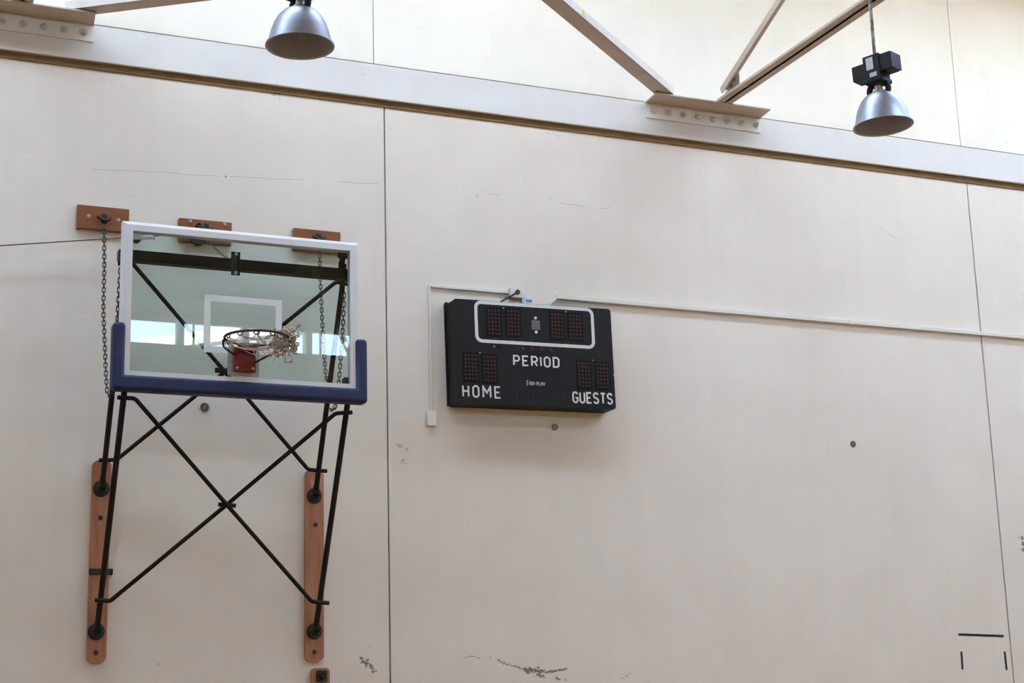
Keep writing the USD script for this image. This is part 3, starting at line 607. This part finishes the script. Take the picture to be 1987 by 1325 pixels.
s0 = at(1022, 580, -.03); poly = sg.Polygon([(at(*p, -.03)[0], at(*p, -.03)[2]) for p in ((1013.5, 568), (1019, 568), (1034, 583), (1036, 592), (1013.5, 592), (1013, 580))])
t = thing('paper_scrap', 'crumpled bluish white scrap of sheet stuck between junction box and scoreboard top', 'paper')
obj('sheet', wallprism(poly, -.0, .03), 'sheet_white', t); bq = at(1027, 583, -.035); obj('blue_mark', cbox((bq[0]-.03, -.034, bq[2]-.012), (bq[0]+.03, -.03, bq[2]+.01), .001), 'tag_blue', t)

# ------------------------------------------------------------------ wall plugs, tape, damage
for px, py, lb in ((397, 790, 'round metal wall plug just below the left half of the backboard'), (1076, 828.5, 'round metal wall plug under the scoreboard'), (1655, 861.5, 'round metal wall plug on the bare wall at the right')):
    c = at(px, py, 0); t = thing('wall_plug', lb, 'wall plug', group='wall plugs')
    r = .036 if px < 500 else .030
    prof = np.array([(0, .004), (r*.55, .004), (r*.6, .008), (r*.95, .008), (r, .004), (r, -.002), (0, -.002)])[::-1]
    m = trimesh.creation.revolve(prof, sections=24); m.apply_transform(trimesh.geometry.align_vectors([0, 0, 1], [0, -1, 0])); m.apply_translation(c+[0, -.001, 0])
    if m.volume < 0: m.invert()
    obj('socket_ring', m, 'plug_metal', t); obj('slot', bar(c+[-.016, -.005, -.018], c+[.014, -.005, .018], .007, .004, up=(0, -1, 0)), 'label_grey', t)
for (a, b, lb) in (((1861, 1231), (1946, 1234), 'horizontal black marker line forming the top of the mark in the lower right corner'), ((1865.5, 1266), (1867.5, 1297), 'left short vertical black marker line in the lower right corner'), ((1949.5, 1266), (1953, 1298), 'right short vertical black marker line beside the wall joint in the lower right corner')):
    p, q = at(*a, 0), at(*b, 0); obj('marker_line', prism(sg.LineString([(p[0], p[2]), (q[0], q[2])]).buffer(.0115, quad_segs=3), (0, 0, 0), X3, Z3, 0, .0015), 'tape_black', label=lb, cat='line', group='marker lines in the lower right corner')
rg2 = np.random.default_rng(3)
def patch(name, pts, w, mat_, jit=.6):
    out = []
    for (px, py, r) in pts:
        c = at(px, py, 0); k = r*w/225
        out.append(blob(c[0], c[2], k*.8, k*.62, rg2, 14, .5))
        for _ in range(7):                # ragged flakes round each chip
            o = rg2.normal(0, 1, 2)*[k*.95, k*.6]; q = k*rg2.uniform(.12, .42)
            out.append(blob(c[0]+o[0], c[2]+o[1], q*1.4, q, rg2, 9, .55))
    obj(name, wallprism(shapely.union_all(out), 0, .0008), mat_, wb)
patch('paint_chip', [(700, 1276, 3), (705, 1283, 4), (712, 1287, 4.5), (719, 1291, 4), (723, 1297, 3), (724, 1303, 3.5)], 1, 'chip_dark')
L = [(903+k*4, 1276-3*math.sin(k*.5), 1.1+.5*rg2.uniform()) for k in range(8)]+[(952, 1276, 1.3), (968, 1281, 2.4), (973, 1284, 2.3)]+[(978+k*5, 1287+k*1.45, 1.5+1.1*rg2.uniform()) for k in range(9)]+[(1022+k*5, 1300+.4*k+rg2.uniform(-1, 1), 3.5+2*rg2.uniform()) for k in range(7)]+[(1047, 1309, 5), (1054, 1311, 3)]+[(1058+k*5, 1304-.7*k+rg2.uniform(-1, 1), 2.4+rg2.uniform()) for k in range(9)]+[(1080, 1315, 3), (1085, 1318, 2.2), (1097, 1319, 1.8)]
patch('paint_chip', L, 1, 'chip_dark')
patch('paint_chip', [(1205, 1315, 1.6), (1210, 1316, 2.2), (1216, 1311, 2.2), (1220, 1307, 1.8)], 1, 'scuff')
patch('paint_chip', [(1206, 807, 1.2), (1209, 815, 1.6), (1212, 824, 1.5)], 1, 'scuff')
patch('paint_chip', [(1984, 1045, 5), (1987, 1055, 7), (1985, 1066, 5), (1990, 1072, 4)], 1, 'chip_dark')
patch('paint_chip', [(304, 1289, 1.6), (309, 1288, 2)], 1, 'scuff'); patch('paint_chip', [(1834, 1215, 1), (1837, 1221, 1)], 1, 'scuff')
patch('paint_chip', [(439, 342.5, 2.2)], 1, 'chip_dark'); patch('paint_chip', [(925, 381, 2), (942, 372, 1.4)], 1, 'scuff'); patch('paint_chip', [(1068, 386, 1.2), (1071, 388.5, 1.3)], 1, 'scuff')
patch('paint_chip', [(775, 865, 5), (790, 872, 3.5), (782, 893, 4)], 1, 'scuff')
def crack(pts, r=.7):
    P = [at(*p, 0) for p in pts]; Q_ = []
    for a, b in zip(P, P[1:]):
        for k in np.linspace(0, 1, 8)[:-1]: c = a+(b-a)*k; Q_.append((c[0], c[2]+rg2.normal(0, .003)))
    obj('hairline_crack', wallprism(sg.LineString(Q_).buffer(r/225, quad_segs=2), 0, .0006), 'scuff', wb)
crack([(180, 328), (330, 335), (395, 341), (432, 342)], .45); crack([(446, 342), (520, 347), (600, 349)], .5); crack([(655, 353), (746, 358)], .5)
crack([(950, 377), (975, 379)], .5); crack([(1088, 394), (1140, 401)], .6); crack([(1166, 405), (1180, 404), (1182, 400)], .5); crack([(1706, 440), (1722, 452), (1742, 464)], .45)
crack([(525, 178), (530, 186), (538, 180), (545, 187)], .6); crack([(542, 185), (543, 200)], .4); crack([(1060, 258), (1080, 262), (1092, 266)], .5); crack([(1160, 265), (1164, 272)], .5)

# ------------------------------------------------------------------ high-bay lamps
def lamp(label, c, lean, top, spin, D=.485):
    R_ = D/2; T = trimesh.transformations.rotation_matrix(math.radians(lean), [0.3, 1, 0]); T[:3, 3] = c
    t = thing('high_bay_lamp', label, 'lamp', group='high-bay lamps')
    def put(name, m, mt, parent=t, smooth=False, **kw): m = m.copy(); m.apply_transform(T); return obj(name, m, mt, parent, smooth=smooth, **kw)
    s = R_/.2425
    prof = np.array([(.05, .285), (.085, .277), (.12, .258), (.155, .222), (.185, .17), (.206, .11), (.221, .05), (.2285, .015), (.2425, .010), (.2445, .0), (.2405, -.002), (.226, .006), (.218, .05), (.203, .11), (.182, .168), (.152, .218), (.118, .253), (.084, .272), (.05, .279), (.0, .279), (.0, .285), (.05, .285)])*s
    m = trimesh.creation.revolve(prof[:10], sections=56); 
    if m.face_normals[np.argmax(m.triangles_center[:, 2])][2] < 0: m.invert()
    sh = put('shade', m, 'spun_aluminium', smooth=50)
    m = trimesh.creation.revolve(prof[9:20], sections=56)
    if m.face_normals[np.argmax(m.triangles_center[:, 2])][2] > 0: m.invert()
    obj('reflector', trimesh.transform_points(m.vertices, T) is None or (trimesh.transform_points(m.vertices, T), m.faces), 'lamp_inside', sh, smooth=50, label='dull dark grey inside of the shade')
    put('lamp_socket', cat_(disc((0, 0, .275), (0, 0, 1), .034, .075, 16, .004), disc((0, 0, .285), (0, 0, 1), .05, .02, 16)), 'bolt_steel', smooth=30)
    cs, sn = math.cos(spin), math.sin(spin)
    for k in (-1, 1):
        e = np.array([cs, sn, 0])*k
        put('bracket_arm', tube(bend([e*.075+[0, 0, .272], e*.092+[0, 0, .32], e*.062+[0, 0, .37]], .05), .024, 10), 'ballast_black', smooth=40)
    Rz = trimesh.transformations.rotation_matrix(spin, [0, 0, 1])
    def rb(a, b, c_=.005): m = cbox(a, b, c_); m.apply_transform(Rz); return m
    bd = put('ballast', cat_(rb((-.085, -.085, .365), (.085, .085, .40)), rb((-.075, -.08, .39), (.075, .08, .60))), 'ballast_black')
    put('capacitor_box', rb((-.185, -.075, .42), (-.07, .065, .55)), 'ballast_black', bd); 
    put('transformer_box', rb((.07, -.07, .44), (.175, .07, .585)), 'ballast_black', bd)
    for q in range(7): put('cooling_fin', rb((.175, -.066+.022*q, .445), (.187, -.054+.022*q, .58), .002), 'ballast_blue', bd)
    put('name_plate', rb((-.045, -.083, .475), (.02, -.08, .58), .001), 'label_grey', bd); put('name_plate', rb((-.02, -.088, .405), (.045, -.08, .445), .001), 'label_grey', bd)
    a = trimesh.transform_points([[0, 0, .60]], T)[0]; b = np.array(top)
    obj('hanging_rod', cat_(tube([a-(b-a)*.01, a+(b-a)*.5, b], .014, 10), disc(b+(a-b)/np.linalg.norm(a-b)*.06, b-a, .03, .06, 12)), 'rusty_pipe', t, smooth=40)
dr = ray(1714, 245); Lr = CAM+dr*(F*.485/np.hypot(114.5, 16)); dl = ray(582, 90); Ll = CAM+dl*(F*.485/133)
tr = atx(1692, 0, XT1); 
lamp('tilted aluminium high-bay lamp at the right, its rusty rod and black ballast in view', Lr, -2.2, (Lr[0]-.03, Lr[1]+.0, ZA+.012), -1.15)
lamp('aluminium high-bay lamp at upper left, cut off by the top edge of the photo', Ll, 0., (Ll[0], Ll[1], ZC), -1.15)

# ------------------------------------------------------------------ outside the high windows
pa = [mirrored(*p, -27.) for p in ((250, 668), (549, 625), (700, 603), (700, 633), (600, 647), (394, 673), (250, 691))]
obj('neighbouring_roof', wallprism(sg.Polygon([(p[0], p[2]) for p in pa]).buffer(0), -27., -.5), 'fascia_cream', label='pale sloping roof edge of the building outside, mirrored in the backboard glass', cat='roof')
